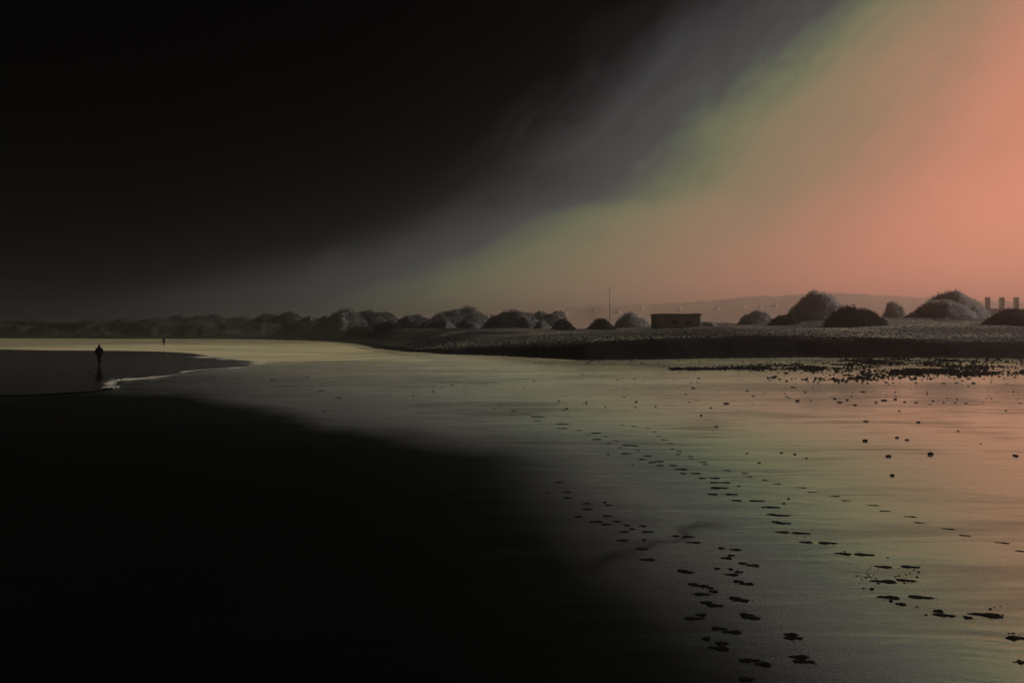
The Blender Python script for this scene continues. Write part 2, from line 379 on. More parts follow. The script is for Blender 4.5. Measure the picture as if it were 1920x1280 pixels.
# ------------------------------------------------------------------ vegetation and hummocks
M_leaf = leafy("dune_scrub", (.38, .38, .35))  # pale leaf colour paints part of the haze on the hummocks
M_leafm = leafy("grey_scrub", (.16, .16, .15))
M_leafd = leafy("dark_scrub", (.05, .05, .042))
M_mound = simple("hummock_sand", (.24, .235, .22), .95, .1, .35, .5)
def shrub(x0, x1, ytop, ybase, d, label, dark=False, skew=0.0, flat=1.0, n=None, group=None, seed=None, pw=1.05):
    """wind-shaped scrub growing over its own sand hummock"""
    rnd = random.Random(seed if seed is not None else int(x0 * 7 + d))
    if x1 < 700:
        for _ in range(3): d = max(d, float(BASE(at((x0 + x1) / 2, d)[0])) + 42 + (x0 % 7) * 3)
    cx, _ = at((x0 + x1) / 2, d); hw = (x1 - x0) / 2 / F * d
    if d > 222 and x1 < 1100: hw *= 1.3; pw = .95
    zt = EYE + (HZ - ytop) * d / F; zb = EYE + (HZ - ybase) * d / F
    zg = min(min(tz(cx, d), tz(cx - hw * .6, d), tz(cx + hw * .6, d)) - .3, zt - .6)
    h = zt - zg; hd = max(hw * .6, 2.0)
    root = empty("dune_shrub", (cx, d, zg))
    tag(root, label, "shrub", group)
    def prof(u, v):
        r = math.sqrt(u * u + v * v)
        uu = (u - skew) / (1 + skew) if u < skew else (u - skew) / (1 - skew)
        r = min(1, math.sqrt(uu * uu + v * v))
        k = (1 - r ** (2.0 * flat)) ** pw
        k += .34 * mnoise.noise(Vector((u * 2.1 + d, v * 2.1, cx))) * (1 - r * r) + .10 * mnoise.noise(Vector((u * 8 + d, v * 8, cx)))
        return max(0, k)
    # body
    bm = bmesh.new(); N, Rn = 40, 12; rings = []
    for j in range(Rn + 1):
        rr = j / Rn; ring = []
        for i in range(N):
            a_ = 2 * math.pi * i / N; u, v = rr * math.cos(a_), rr * math.sin(a_)
            ring.append(bm.verts.new((u * hw * .97, v * hd * .97, h * .93 * prof(u, v) - (1.2 if j == Rn else 0))))
            if j == 0: break
        rings.append(ring)
    for i in range(N): bm.faces.new((rings[0][0], rings[1][i], rings[1][(i + 1) % N]))
    for j in range(1, Rn):
        for i in range(N):
            bm.faces.new((rings[j][i], rings[j + 1][i], rings[j + 1][(i + 1) % N], rings[j][(i + 1) % N]))
    body = link("hummock", bm_done(bm, "hummock"), M_leafd if dark else M_mound, root, smooth=True)
    # foliage
    vs, fs = [], []; n = n or int(min(5200, 900 + hw * hd * 55)); sz = .0012 * d
    for k in range(n):
        a_ = rnd.uniform(0, 2 * math.pi); r = math.sqrt(rnd.random()); u, v = r * math.cos(a_), r * math.sin(a_)
        z = h * prof(u, v); clump = mnoise.noise(Vector((u * 4, v * 4, d)))
        if clump < -.45: continue
        p = Vector((u * hw, v * hd, z * (.90 + .10 * rnd.random()) + sz * 1.1 * clump))
        for q in range(2):
            dr = Vector((rnd.gauss(0, 1), rnd.gauss(0, 1), rnd.gauss(.9, .9))).normalized()
            sd_ = dr.cross(Vector((rnd.gauss(0, 1), rnd.gauss(0, 1), rnd.gauss(0, 1)))).normalized()
            L = sz * rnd.uniform(.6, 2.2); w_ = sz * rnd.uniform(.2, .42); b0 = len(vs)
            vs += [p - sd_ * w_, p + dr * L * .5 + sd_ * w_ * .9, p + dr * L, p + dr * L * .45 - sd_ * w_ * .8]
            fs.append((b0, b0 + 1, b0 + 2, b0 + 3))
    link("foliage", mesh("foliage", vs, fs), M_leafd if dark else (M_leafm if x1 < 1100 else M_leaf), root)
    return root

G1 = "scrub covered hummocks behind the shingle bank"
shrub(1462, 1606, 549, 603, 200, "tallest rounded grey scrub hummock, left one of the big pair on the right", group=G1, skew=-.02)
shrub(1540, 1676, 575, 604, 128, "dark low scrub hummock with a long right tail below the tall rounded one", True, -.3, group=G1)
shrub(1648, 1706, 569, 600, 240, "small round pale scrub hummock between the two big ones", group=G1)
shrub(1690, 1836, 561, 600, 150, "dark left half of the wide twin hummock at the right", skew=.15, group=G1)
shrub(1712, 1868, 553, 600, 175, "paler right half of the wide twin hummock at the right", skew=-.05, group=G1, flat=1.25)
shrub(1840, 1985, 580, 603, 122, "black low scrub hummock at the right edge below the faint uprights", True, -.3, group=G1)
shrub(1436, 1500, 589, 606, 140, "small dark hummock with a bare sand patch left of the tall rounded one", True, .2, group=G1)
shrub(1380, 1456, 582, 606, 210, "small hazy shrub between the concrete block and the small dark hummock", group=G1)
shrub(1146, 1222, 591, 618, 225, "hazy pale hummock just left of the concrete block", group=G1)
shrub(1098, 1158, 600, 617, 170, "small dark hummock at the foot of the thin mast", True, group=G1)
G2 = "far hummocks of the middle dune row"
shrub(1032, 1084, 602, 615, 165, "tiny dark hump at the right end of the long middle dune", True, -.2, group=G2)
shrub(980, 1060, 584, 616, 235, "right hump of the long middle dune with a steep right side", skew=.3, group=G2)
shrub(912, 1010, 584, 618, 230, "left hump of the long middle dune", skew=.1, group=G2)
shrub(806, 922, 580, 612, 380, "faint distant hump seen above the middle dunes", group=G2)
shrub(790, 872, 592, 622, 265, "broad low hummock left of the long middle dune", group=G2)
shrub(742, 812, 594, 623, 270, "low rounded hummock with a smooth top left of the broad one", group=G2)
shrub(700, 760, 605, 624, 250, "dark low hummock in front of the rounded ones", True, group=G2)
shrub(652, 742, 584, 615, 330, "flat topped far dune right of the peaked one", group=G2, flat=1.4)
shrub(592, 700, 582, 620, 300, "peaked far dune, highest of the left half of the row", group=G2, skew=.1)
shrub(560, 640, 604, 622, 300, "low hummock in front of the peaked far dune", group=G2)
G3 = "hazy hummocks of the far left dune row"
for i, (x0, x1, yt, yb, d, t) in enumerate([
    (515, 570, 589, 620, 330, "hazy rounded hummock left of the peaked far dune"),
    (478, 530, 592, 622, 335, "dark hummock right of the gap in the far left row"),
    (420, 486, 598, 624, 350, "long flat hummock at the right end of the far left row"),
    (350, 432, 594, 625, 350, "widest hummock of the far left row, right of the distant walker"),
    (300, 364, 595, 626, 355, "round hummock above the distant walker"),
    (262, 318, 598, 626, 350, "hummock just left of the distant walker"),
    (212, 272, 603, 628, 360, "low saddle hummock between the two walkers"),
    (146, 224, 599, 628, 350, "rounded hummock above the near walker"),
    (100, 152, 606, 630, 360, "low hummock left of the near walker"),
    (46, 104, 601, 630, 355, "peaked hummock near the left edge of the beach"),
    (-30, 56, 603, 631, 360, "long low hummock cut by the left edge of the view")]):
    shrub(x0, x1, yt - 1, yb, d + 62, t, group=G3, seed=i)

rt = random.Random(21)
for k in range(46):
    px = rt.uniform(-20, 1060); w_ = rt.uniform(16, 44); yt = float(np.interp(px, [0, 300, 480, 650, 800, 1000, 1060], [604, 599, 600, 592, 597, 594, 603])) + rt.uniform(-2, 6)
    d = float(np.interp(px, [0, 480, 650, 1060], [405, 390, 300, 215])) + rt.uniform(-12, 12)
    shrub(px - w_ / 2, px + w_ / 2, yt, yt + 14, d, "small ragged scrub tuft between the larger hummocks of the left and middle dune row", skew=rt.uniform(-.4, .4), n=500, group="small scrub tufts of the dune row", seed=100 + k, dark=(k % 5 == 0))
for k in range(12):
    px = rt.uniform(1080, 1900); w_ = rt.uniform(10, 26); yt = float(np.interp(px, [1080, 1300, 1450, 1900], [606, 606, 596, 594])) + rt.uniform(0, 5)
    shrub(px - w_ / 2, px + w_ / 2, yt, yt + 8, rt.uniform(135, 170), "small low scrub tuft on the speckled ground behind the bank at the right", skew=rt.uniform(-.4, .4), n=300, group="small scrub tufts behind the bank", seed=200 + k, dark=(k % 2 == 0))

# far hill with tiny houses
HILLTAB = pl([(300, 612), (700, 598), (850, 586), (960, 578), (1080, 572), (1180, 565), (1300, 560), (1400, 551), (1500, 544), (1620, 543), (1700, 548), (1800, 556), (1900, 560), (2100, 565), (2600, 575)])
def hill_z(px, d):
    k = (d - 1040.0) / 860.0; X, Y = at(px, d)
    zt = EYE + (HZ - float(HILLTAB(px))) * 1200.0 / F
    s_ = math.sin(min(1, k / .38) * math.pi / 2) if k < .38 else math.cos((k - .38) / .62 * math.pi / 2)
    return -1 + (zt + 1) * s_ + 4.5 * mnoise.noise(Vector((X * .012, Y * .012, 0))) * s_ + 3.0 * mnoise.noise(Vector((X * .06, Y * .06, 0))) * s_
def hill():
    vs, fs = [], []; xs = np.arange(300, 2600, 7.0); n = len(xs); rows = 22
    for j in range(rows):
        d = 1040 + 860 * j / (rows - 1)
        for x in xs: vs.append((*at(x, d), hill_z(x, d)))
    for j in range(rows - 1):
        for i in range(n - 1): fs.append((j * n + i, j * n + i + 1, (j + 1) * n + i + 1, (j + 1) * n + i))
    return mesh("distant_hill", vs, fs)
M_hill = simple("hazed_hill", (.82, .56, .38), .95, .1, .15, .01)  # pale warm colour carries part of the haze over the hill
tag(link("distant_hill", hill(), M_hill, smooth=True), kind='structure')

# ------------------------------------------------------------------ concrete block
M_conc = simple("weathered_concrete", (.30, .29, .28), .95, .1, .55, .55, .3)
M_dark = simple("dark_paint", (.02, .02, .02), .8, .2, .3, 2)
def bunker():
    d = 150.0; x0, _ = at(1226, d); x1, _ = at(1308, d)
    zt = EYE + (HZ - 588.5) * d / F; zb = EYE + (HZ - 620) * d / F
    root = empty("concrete_bunker", ((x0 + x1) / 2, d, zb))
    tag(root, "square grey concrete block standing alone on the dunes below the hill", "bunker")
    hw = (x1 - x0) / 2; h = zt - zb
    bm = bmesh.new(); box(bm, -hw, hw, -2.5, 3.0, -1, h - .35)
    bmesh.ops.subdivide_edges(bm, edges=bm.edges[:], cuts=9, use_grid_fill=True)
    for v in bm.verts: v.co += Vector((1, 1, 1)) * .05 * mnoise.noise(v.co * .9)
    bmesh.ops.bevel(bm, geom=[e_ for e_ in bm.edges if e_.calc_face_angle(0) > 1], offset=.06, segments=1, affect='EDGES')
    link("wall", bm_done(bm, "wall"), M_conc, root)
    bm = bmesh.new(); box(bm, -hw - .12, hw + .12, -2.65, 3.15, h - .345, h)
    bmesh.ops.subdivide_edges(bm, edges=bm.edges[:], cuts=6, use_grid_fill=True)
    for v in bm.verts: v.co.z += .10 * mnoise.noise(Vector((v.co.x * .8, v.co.y, 3)))
    link("roof", bm_done(bm, "roof"), M_conc, root)
    for cx_, w_, z_, hh in ((-.6, 1.1, 1.15, .55), (1.6, 1.0, 1.05, .6)):
        bm = bmesh.new(); box(bm, cx_ - w_ / 2, cx_ + w_ / 2, -2.56, -2.2, z_, z_ + hh)
        link("opening", bm_done(bm, "opening"), M_dark, root)
    bm = bmesh.new(); box(bm, hw - .2, hw + 1.7, -1.2, 2.0, -1, h - 1.35)
    bmesh.ops.bevel(bm, geom=bm.edges[:], offset=.1, segments=2, affect='EDGES')
    link("side_ledge", bm_done(bm, "side_ledge"), M_conc, root)
bunker()

# thin mast
def tube(bm, p0, p1, r0, r1, n=8):
    p0, p1 = Vector(p0), Vector(p1); ax = (p1 - p0).normalized()
    u = ax.orthogonal().normalized(); v = ax.cross(u); A, B_ = [], []
    for i in range(n):
        t = 2 * math.pi * i / n; o = u * math.cos(t) + v * math.sin(t)
        A.append(bm.verts.new(p0 + o * r0)); B_.append(bm.verts.new(p1 + o * r1))
    for i in range(n): bm.faces.new((A[i], A[(i + 1) % n], B_[(i + 1) % n], B_[i]))
    bm.faces.new(A[::-1]); bm.faces.new(B_)
def mast():
    d = 260; x, _ = at(1143, d); zt = EYE + (HZ - 538) * d / F; zb = tz(x, d) - .3
    root = empty("mast", (x, d, zb)); tag(root, "thin tall mast rising from the dunes left of the concrete block", "mast")
    bm = bmesh.new(); tube(bm, (0, 0, 0), (0, 0, (zt - zb)), .10, .05); link("pole", bm_done(bm, "pole"), M_dark, root)
    bm = bmesh.new(); tube(bm, (0, 0, 0), (0, 0, .5), .35, .3); link("foot", bm_done(bm, "foot"), M_conc, root)
    bm = bmesh.new(); tube(bm, (-.5, 0, zt - zb - .8), (.5, 0, zt - zb - .8), .04, .04); link("crossbar", bm_done(bm, "crossbar"), M_dark, root)
mast()

# far pale building at the right edge
M_wht = simple("white_plaster", (.75, .68, .6), .8, .2, .1, 1)
M_post = simple("grey_post", (.75, .75, .60), .8, .2, .2, 1)
def far_building():  # only the building's dark gaps stand; open sky serves as its bright walls
    d = 420.0; X = lambda p: at(p, d)[0]; Z = lambda p: EYE + (HZ - p) * d / F
    cx, zb = X(1890), Z(581); root = empty("building_uprights", (cx, d, zb))
    tag(root, "far pale building near the right edge, built as grey uprights with sky for its walls", "building")
    bm = bmesh.new(); box(bm, X(1826) - cx, X(1990) - cx, -3, 8, -6, .6)
    link("base_wall", bm_done(bm, "base_wall"), M_post, root)
    for a_, b_ in ((1843.5, 1850.5), (1869.5, 1877), (1896.5, 1904), (1924, 1931), (1951, 1958)):
        bm = bmesh.new(); box(bm, X(a_) - cx, X(b_) - cx, -3, -1.2, .6, Z(557.5) - zb)
        bmesh.ops.bevel(bm, geom=bm.edges[:], offset=.1, segments=1, affect='EDGES')
        link("upright", bm_done(bm, "upright"), M_post, root)
far_building()

# far houses on the hill : small white boxes with a roof
hp = [(1060, 588, 12), (1115, 585, 7), (1158, 586, 12), (1203, 581, 6), (1275, 581, 5), (1345, 580, 6), (1395, 577, 7), (1425, 576, 8), (1452, 574, 10), (1830, 566, 9)]
for i, (px, py, w_) in enumerate(hp):
    d = 1062.0
    while HZ - (hill_z(px, d) - EYE) * F / d > py and d < 1330: d += 4
    x, _ = at(px, d); z = hill_z(px, d); hw = w_ * .36 / F * d
    root = empty("white_house", (x, d, z), math.radians(-32))
    tag(root, ["small white house low on the hazy hill above the long middle dune", "smallest white house left of the thin mast on the hazy hill", "white house just right of the thin mast on the hazy hill",
               "tiny white house above the pale hummock left of the concrete block", "tiny white house right above the concrete block", "tiny white house on the hill right of the concrete block",
               "white house on the hill above the small hazy shrub", "white house on the hill, middle of the three left of the tallest hummock",
               "wide white house on the hill nearest to the tallest hummock", "pale house left of the faint uprights behind the twin hummock"][i], "house", "white houses on the far hill")
    bm = bmesh.new(); box(bm, -hw, hw, -3, 3, -2, 1.6); link("wall", bm_done(bm, "wall"), M_wht, root)
    bm = bmesh.new(); vv = [bm.verts.new(p) for p in [(-hw - .3, -3.3, 1.6), (hw + .3, -3.3, 1.6), (hw + .3, 3.3, 1.6), (-hw - .3, 3.3, 1.6), (-hw - .3, 0, 2.6), (hw + .3, 0, 2.6)]]
    for f_ in ((0, 1, 5, 4), (2, 3, 4, 5), (0, 4, 3), (1, 2, 5), (0, 3, 2, 1)): bm.faces.new([vv[k] for k in f_])
    link("roof", bm_done(bm, "roof"), M_wht, root)

# ------------------------------------------------------------------ people
M_coat = simple("black_coat", (.006, .006, .006), .9, .1, .3, 8)
M_skin = simple("skin", (.10, .06, .045), .7, .2, .1, 8)
M_trou = simple("dark_trousers", (.006, .006, .007), .9, .1, .3, 8)
def skin_mesh(name, joints, edges, root_i, mat, parent, sub=2):
    me = bpy.data.meshes.new(name); me.from_pydata([j[0] for j in joints], edges, [])
    o = bpy.data.objects.new(name, me); COL.objects.link(o); me.materials.append(mat)
    sm = o.modifiers.new("skin", 'SKIN'); sm.use_smooth_shade = True
    if not me.skin_vertices: bpy.context.view_layer.update()
    for v, j in zip(me.skin_vertices[0].data, joints):
        v.radius = j[1] if isinstance(j[1], tuple) else (j[1], j[1])
    me.skin_vertices[0].data[root_i].use_root = True
    ss = o.modifiers.new("sub", 'SUBSURF'); ss.levels = ss.render_levels = sub
    o.parent = parent; return o
def person(px, py_feet, z0, hgt, label, rz, stride=.09):
    d = (EYE - z0) * F / (py_feet - HZ); x = (px - 960) / F * d; k = hgt / 1.75
    root = empty("person", (x, d, z0), rz); root.scale = (k, k, k)
    tag(root, label, "person")
    J = [((0, 0, .93), (.15, .11)), ((0, 0, 1.12), (.14, .10)), ((0, .01, 1.34), (.17, .11)), ((0, .01, 1.47), (.07, .07)), ((0, .01, 1.54), (.055, .06)),
         ((0, .0, 1.62), (.075, .09)), ((0, .0, 1.70), (.065, .08)),
         ((-.19, .01, 1.41), .06), ((-.25, .0, 1.13), .045), ((-.25, -.05, .90), .033), ((-.25, -.07, .82), (.02, .04)),
         ((.19, .01, 1.41), .06), ((.25, .02, 1.13), .045), ((.25, .04, .90), .033), ((.25, .05, .82), (.02, .04)),
         ((-.09, 0, .88), .095), ((-.085, -stride * .3, .50), .065), ((-.07, stride, .09), .042), ((-.075, stride + .02, .035), (.04, .035)), ((-.08, stride - .16, .03), (.04, .022)),
         ((.09, 0, .88), .095), ((.085, -stride * .5, .50), .065), ((.05, -stride, .09), .042), ((.055, -stride + .02, .035), (.04, .035)), ((.06, -stride - .16, .03), (.04, .022))]
    E = [(0, 1), (1, 2), (2, 3), (3, 4), (4, 5), (5, 6), (2, 7), (7, 8), (8, 9), (9, 10), (2, 11), (11, 12), (12, 13), (13, 14),
         (0, 15), (15, 16), (16, 17), (17, 18), (18, 19), (0, 20), (20, 21), (21, 22), (22, 23), (23, 24)]
    skin_mesh("body", J, E, 0, M_skin, root)
    # fingers belong to the hands of the body: short chains
    for s_, hy in ((-1, -.07), (1, .05)):
        FJ, FE = [((s_ * .25, hy, .83), (.02, .035))], []
        for q in range(4):
            b = len(FJ); yy = hy - .028 + .019 * q
            FJ += [((s_ * .25, yy, .79), .0095), ((s_ * .245, yy - .004, .755), .0085), ((s_ * .235, yy - .008, .725 + .006 * abs(q - 1.5)), .0075)]
            FE += [(0, b), (b, b + 1), (b + 1, b + 2)]
        b = len(FJ); FJ += [((s_ * .235, hy - .045, .80), .010), ((s_ * .225, hy - .055, .765), .009)]; FE += [(0, b), (b, b + 1)]
        skin_mesh("hand", FJ, FE, 0, M_skin, root, 1)
    # coat: bell-shaped, hood over the head, sleeves
    CJ = [((0, 0, .76), (.20, .15)), ((0, 0, .95), (.22, .16)), ((0, 0, 1.15), (.22, .15)), ((0, .01, 1.34), (.20, .135)), ((0, .01, 1.46), (.12, .11)), ((0, .02, 1.58), (.10, .115)), ((0, .02, 1.68), (.085, .10)), ((0, .03, 1.75), (.03, .04)),
          ((-.20, .01, 1.38), .085), ((-.28, .0, 1.13), .075), ((-.27, -.05, .89), .058),
          ((.20, .01, 1.38), .085), ((.28, .02, 1.13), .075), ((.27, .04, .89), .058)]
    CE = [(0, 1), (1, 2), (2, 3), (3, 4), (4, 5), (5, 6), (6, 7), (3, 8), (8, 9), (9, 10), (3, 11), (11, 12), (12, 13)]
    skin_mesh("hooded_coat", CJ, CE, 2, M_coat, root)
    TJ = [((0, 0, .93), (.15, .12)), ((-.09, 0, .85), .105), ((-.085, -stride * .3, .50), .078), ((-.07, stride, .10), .056), ((.09, 0, .85), .105), ((.085, -stride * .5, .50), .078), ((.05, -stride, .10), .056)]
    skin_mesh("trousers", TJ, [(0, 1), (1, 2), (2, 3), (0, 4), (4, 5), (5, 6)], 0, M_trou, root)
    for sx, fy in ((-.075, stride), (.055, -stride)):
        bm = bmesh.new(); r = bmesh.ops.create_uvsphere(bm, u_segments=16, v_segments=10, radius=1)['verts']
        for v in r: v.co = Vector((sx + v.co.x * .052, fy - .06 + v.co.y * .15, .0 + (max(v.co.z, 0) * .11 if v.co.y > 0 else max(v.co.z, 0) * .075)))
        link("shoe", bm_done(bm, "shoe"), M_trou, root, smooth=True)
    return root
person(186, 683.5, 0.03, 1.82, "lone figure in a black hooded coat walking on the shallow water", math.radians(180 + 12), .05)
person(307, 648.0, .02, 1.72, "tiny hazy far walker standing before the dunes at the water band", math.radians(160), .05)

# ------------------------------------------------------------------ stones
M_stone = simple("wet_dark_stone", (.006, .006, .006), .9, .06, .4, 9, .3)
M_glint = simple("painted_glint", (.8, .72, .5), .6, .3, .1, 20)
protos = []
for k in range(7):
    bm = bmesh.new(); bmesh.ops.create_icosphere(bm, subdivisions=2, radius=1)
    for v in bm.verts:
        n_ = mnoise.noise(v.co * 1.1 + Vector((k * 5, 0, 0))); v.co *= 1 + .35 * n_
        v.co.z *= .62; v.co.x *= 1.15
        if v.co.z < -.25: v.co.z = -.25
    me = bm_done(bm, "pebble"); me.materials.append(M_stone)
    for p in me.polygons: p.use_smooth = True
    protos.append(me)
glint_me = protos[0].copy(); glint_me.materials.clear(); glint_me.materials.append(M_glint)
occupied = []
def pebble(px, py, wpx, label, group, name="pebble", cat="pebble", me=None):
    x, d = ground(px, py); r = wpx / 2 / F * d / 1.1
    if name == "pebble" and me is None:
        pass
    o = bpy.data.objects.new(name, me or protos[random.randrange(7)]); COL.objects.link(o)
    z = tz(x, d) if py > 676 else 0
    sq = random.uniform(.75, 1.05)
    o.location = (x, d, z + .22 * r); o.scale = (r * random.uniform(.9, 1.35), r * random.uniform(.7, 1.1), r * sq * random.uniform(.6, 1.0))
    o.rotation_euler = (0, 0, random.uniform(0, 6.28))
    tag(o, label, cat, group)
    occupied.append((px, py)); return o
GA = "dark stones scattered on the bright wet sand at the right"
special = {
 (1746, 852): (14, "largest black stone alone on the bright wet sand near the right edge"),
 (1667, 856): (12, "second largest black stone, left of the largest one on the bright sand"),
 (1674, 892): (10, "black stone nearest the viewer on the bright sand, below the two large ones"),
 (1623, 827): (9, "black stone with a dark smear to both sides, above the second largest one"),
 (1683, 821): (8, "left stone of the small pair above the largest black stone"),
 (1702, 825): (7.5, "right stone of the small pair above the largest black stone"),
 (1905.5, 855): (10, "black stone with a dark streak at the right edge of the view"),
 (1566, 748): (8, "upper left stone of the tight cluster of black stones on the stone line"),
 (1575, 754.5): (9, "lower left stone of the tight cluster of black stones on the stone line"),
 (1589, 750): (7, "right stone of the tight cluster of black stones on the stone line"),
 (1604, 759.5): (7.5, "lone black stone just below the tight cluster on the stone line"),
 (1658, 751): (9, "biggest stone on the right half of the stone line"),
 (1798, 808): (6, "grey stone with a pale rim alone on the pink sand"),
 (1362, 757): (8, "black stone alone at the left end of the stone line, on a dark streak"),
 (1624.5, 790): (7, "left one of two lone stones midway between stone line and large stones"),
 (1722.5, 792): (7, "right one of two lone stones midway between stone line and large stones"),
 (1386, 911.5): (6, "round stone beside the bend of the deep footprint trail"),
 (1193, 754): (5.5, "upper one of two small black stones in line on the grey sand"),
 (1191.5, 764): (5.5, "lower one of two small black stones in line on the grey sand"),
 (1048, 752): (5.5, "black stone above the start of the deep footprint trail"),
 (1315, 779): (5.5, "black stone alone on grey sand below the left end of the stone line"),
 (1343, 800): (5.5, "black stone alone on grey sand, lower right of its neighbour"),
 (1825.5, 719): (7, "upper stone of the pair under the weed line near the right"),
 (1816, 724): (6, "lower stone of the pair under the weed line near the right"),
 (1510, 735): (7, "round black stone on pink sand left above the tight cluster"),
 (1619, 735): (7, "oval black stone on pink sand right above the tight cluster"),
}
for (px, py), (w_, lab) in special.items(): pebble(px, py, w_, lab, GA)
plain = [(1597,743,5),(1495,752,8),(1679,749,7),(1697,754,6),(1718,755,5),(1750,752,6.5),(1770,755,6.5),(1792,755,4.5),(1744,758,5),(1643,755,5.5),
 (1466,849,6),(1491,852,5.5),(1513,859,5),(1817,710,6),(1675,718,5),(1662,717,5),(1718,718,6),(1770,719,6),(1794,718,5),(1679,735,5),(1901,734,5),(1739,739,4.5),(1859,717,5),
 (1476,744,4.5),(1486,726,6),(1492,727,5),(1521,752,4.5),(1459,699,6),(1476,700,6),(1568,697,6),(1593,697,6),(1687,770,5),(1887,770,5),(1795,749,5),(1812,756,5),(1840,832,4)]
for px, py, w_ in plain: pebble(px, py, w_, "small dark stone on the pink and olive wet sand right of centre", GA)
GB = "small stones scattered on the grey wet sand in the middle"
for px, py, w_ in [(1100,754,4.5),(1229,762.5,5),(1062.5,767,6),(1056,769,5),(1300,728,6),(1401.5,733,7),(1413,743,5),(1333,765,4.5),(1092,702,4.5),(1157.5,712,5),(1190,711,5),(1207,715,4),(1001.5,714,5),
                   (848,722,5),(1401.5,850,5),(1424,868,5.5),(1140.6,852,6),(1135,764,4),(812,725,4.5),(812,734,4.5),(776,735,4),(784,735,3.5),(608,772,4.5),(1186,871,4),(1025,924,4),(1029,925,3.5)]:
    pebble(px, py, w_, "small dark stone on the grey wet sand in the middle of the beach", GB)
GC = "dark specks on and beside the shallow water at the left"
for px, py, w_, lab in [(108, 702, 4, "dark stone in the shallow water left of the near walker"), (168, 699, 4, "dark stone in the water just left of the walker's reflection"),
                        (349, 676, 4, "left speck of the pair in the shallow water near its far edge"), (356, 673, 3.5, "right speck of the pair in the shallow water near its far edge"),
                        (380, 689.5, 4.5, "dark stone in the water just above the foam line"), (445, 718, 8, "flat dark stone on grey sand below the foam line"),
                        (509.5, 713, 5, "upright dark stone on grey sand right of the water"), (576, 707, 4, "small stone on sand right of the upright one"),
                        (688, 716, 9, "flat dark lump on grey sand far right of the water"), (602, 733, 11, "long flat dark lump below the small stones left of centre"), (634, 746, 13, "lowest long flat lump left of centre")]:
    o = pebble(px, py, w_, lab, GC); o.location.z += .03 if px < 400 else 0
    if w_ > 7: o.scale.x *= .8; o.scale.y *= .3; o.scale.z *= .28; o.location.z *= .3; o.rotation_euler.z = .1
rnd = random.Random(11)
for k in range(95):      # fainter, smaller stones towards the bank
    px = 1000 + 915 * rnd.random() ** .7; py = 696 + 60 * rnd.random() ** 1.3 + (1920 - px) * .004
    pebble(px, py, rnd.uniform(2.2, 4.0), "tiny dark pebble on the wet sand below the shingle bank", "tiny pebbles below the shingle bank")
for k in range(26):
    px = 640 + 420 * rnd.random(); py = 688 + 60 * rnd.random()
    pebble(px, py, rnd.uniform(1.8, 3.0), "tiny dark pebble on the grey wet sand left of centre", "tiny pebbles left of centre")

# clods thrown up beside the deep trail
GD = "sand clods kicked up beside the deep footprints"
for cx_, cy_, w_ in [(567,607,14),(585,607,12),(630,590,12),(645,612,16),(625,618,16),(612,688,18),(665,692,28),(815,612,16),(836,607,16),(930,572,14),(960,583,20),(765,492,16),(785,768,30),(950,804,16),(1008,855,20),
                   (1415,818,24),(1440,805,12),(1480,800,12),(1060,835,16),(134,120,20),(105,150,20),(1535,972,14),(1560,972,18),(1570,1155,14),(1588,1155,14),(40,260,12),(60,262,10),(240,365,12),(490,452,14),(465,460,12),(690,625,14),(660,618,12),(640,600,12),(655,640,14),(705,655,18),(880,600,12),(905,590,12),(950,615,16),(925,645,14),(640,570,11),(655,556,12),(830,560,11),(870,655,16),(600,630,12),(675,600,10),(1095,828,20)]:
    pebble(1440 + cx_ / 3.369, 900 + cy_ / 3.369, w_ / 3.369, "small dark clod of sand beside the deep footprint trail", GD, "sand_clod", "clod")

# pale pebbles added as the glints of the wet bank
for px, py in [(1641,601),(1625,616.5),(1675,628),(1602,635),(1566,617),(1748,612),(1715,606),(1710,627),(1749,635),(1725,602),(1837,627.5),(1819,631),(1825,611),(1822,602),(1891,625),(1902,585.5),(1601,662),(1636,653),(1842,660),(1808,679),(846,645),(832,630),(1497,636),(1575,624),(1669,614)]:
    if py > 600:
        d = 104.0
        for _ in range(60):
            x, _y = at(px, d); z = tz(x, d); pr = HZ - (z - EYE) * F / d
            if pr <= py: break
            d += 1.2 if py < 650 else .25
        if py > 650: d = 97.0; x, _y = at(px, d); z = tz(x, d)
    else: continue
    o = bpy.data.objects.new("glint", glint_me); COL.objects.link(o); r = .0009 * d
    o.location = (x, d, z + r * .5); o.scale = (r, r * .7, r * .9)
    tag(o, "tiny pale shell added as a light speck on the dark shingle bank", "glint", "added glints on the shingle bank")

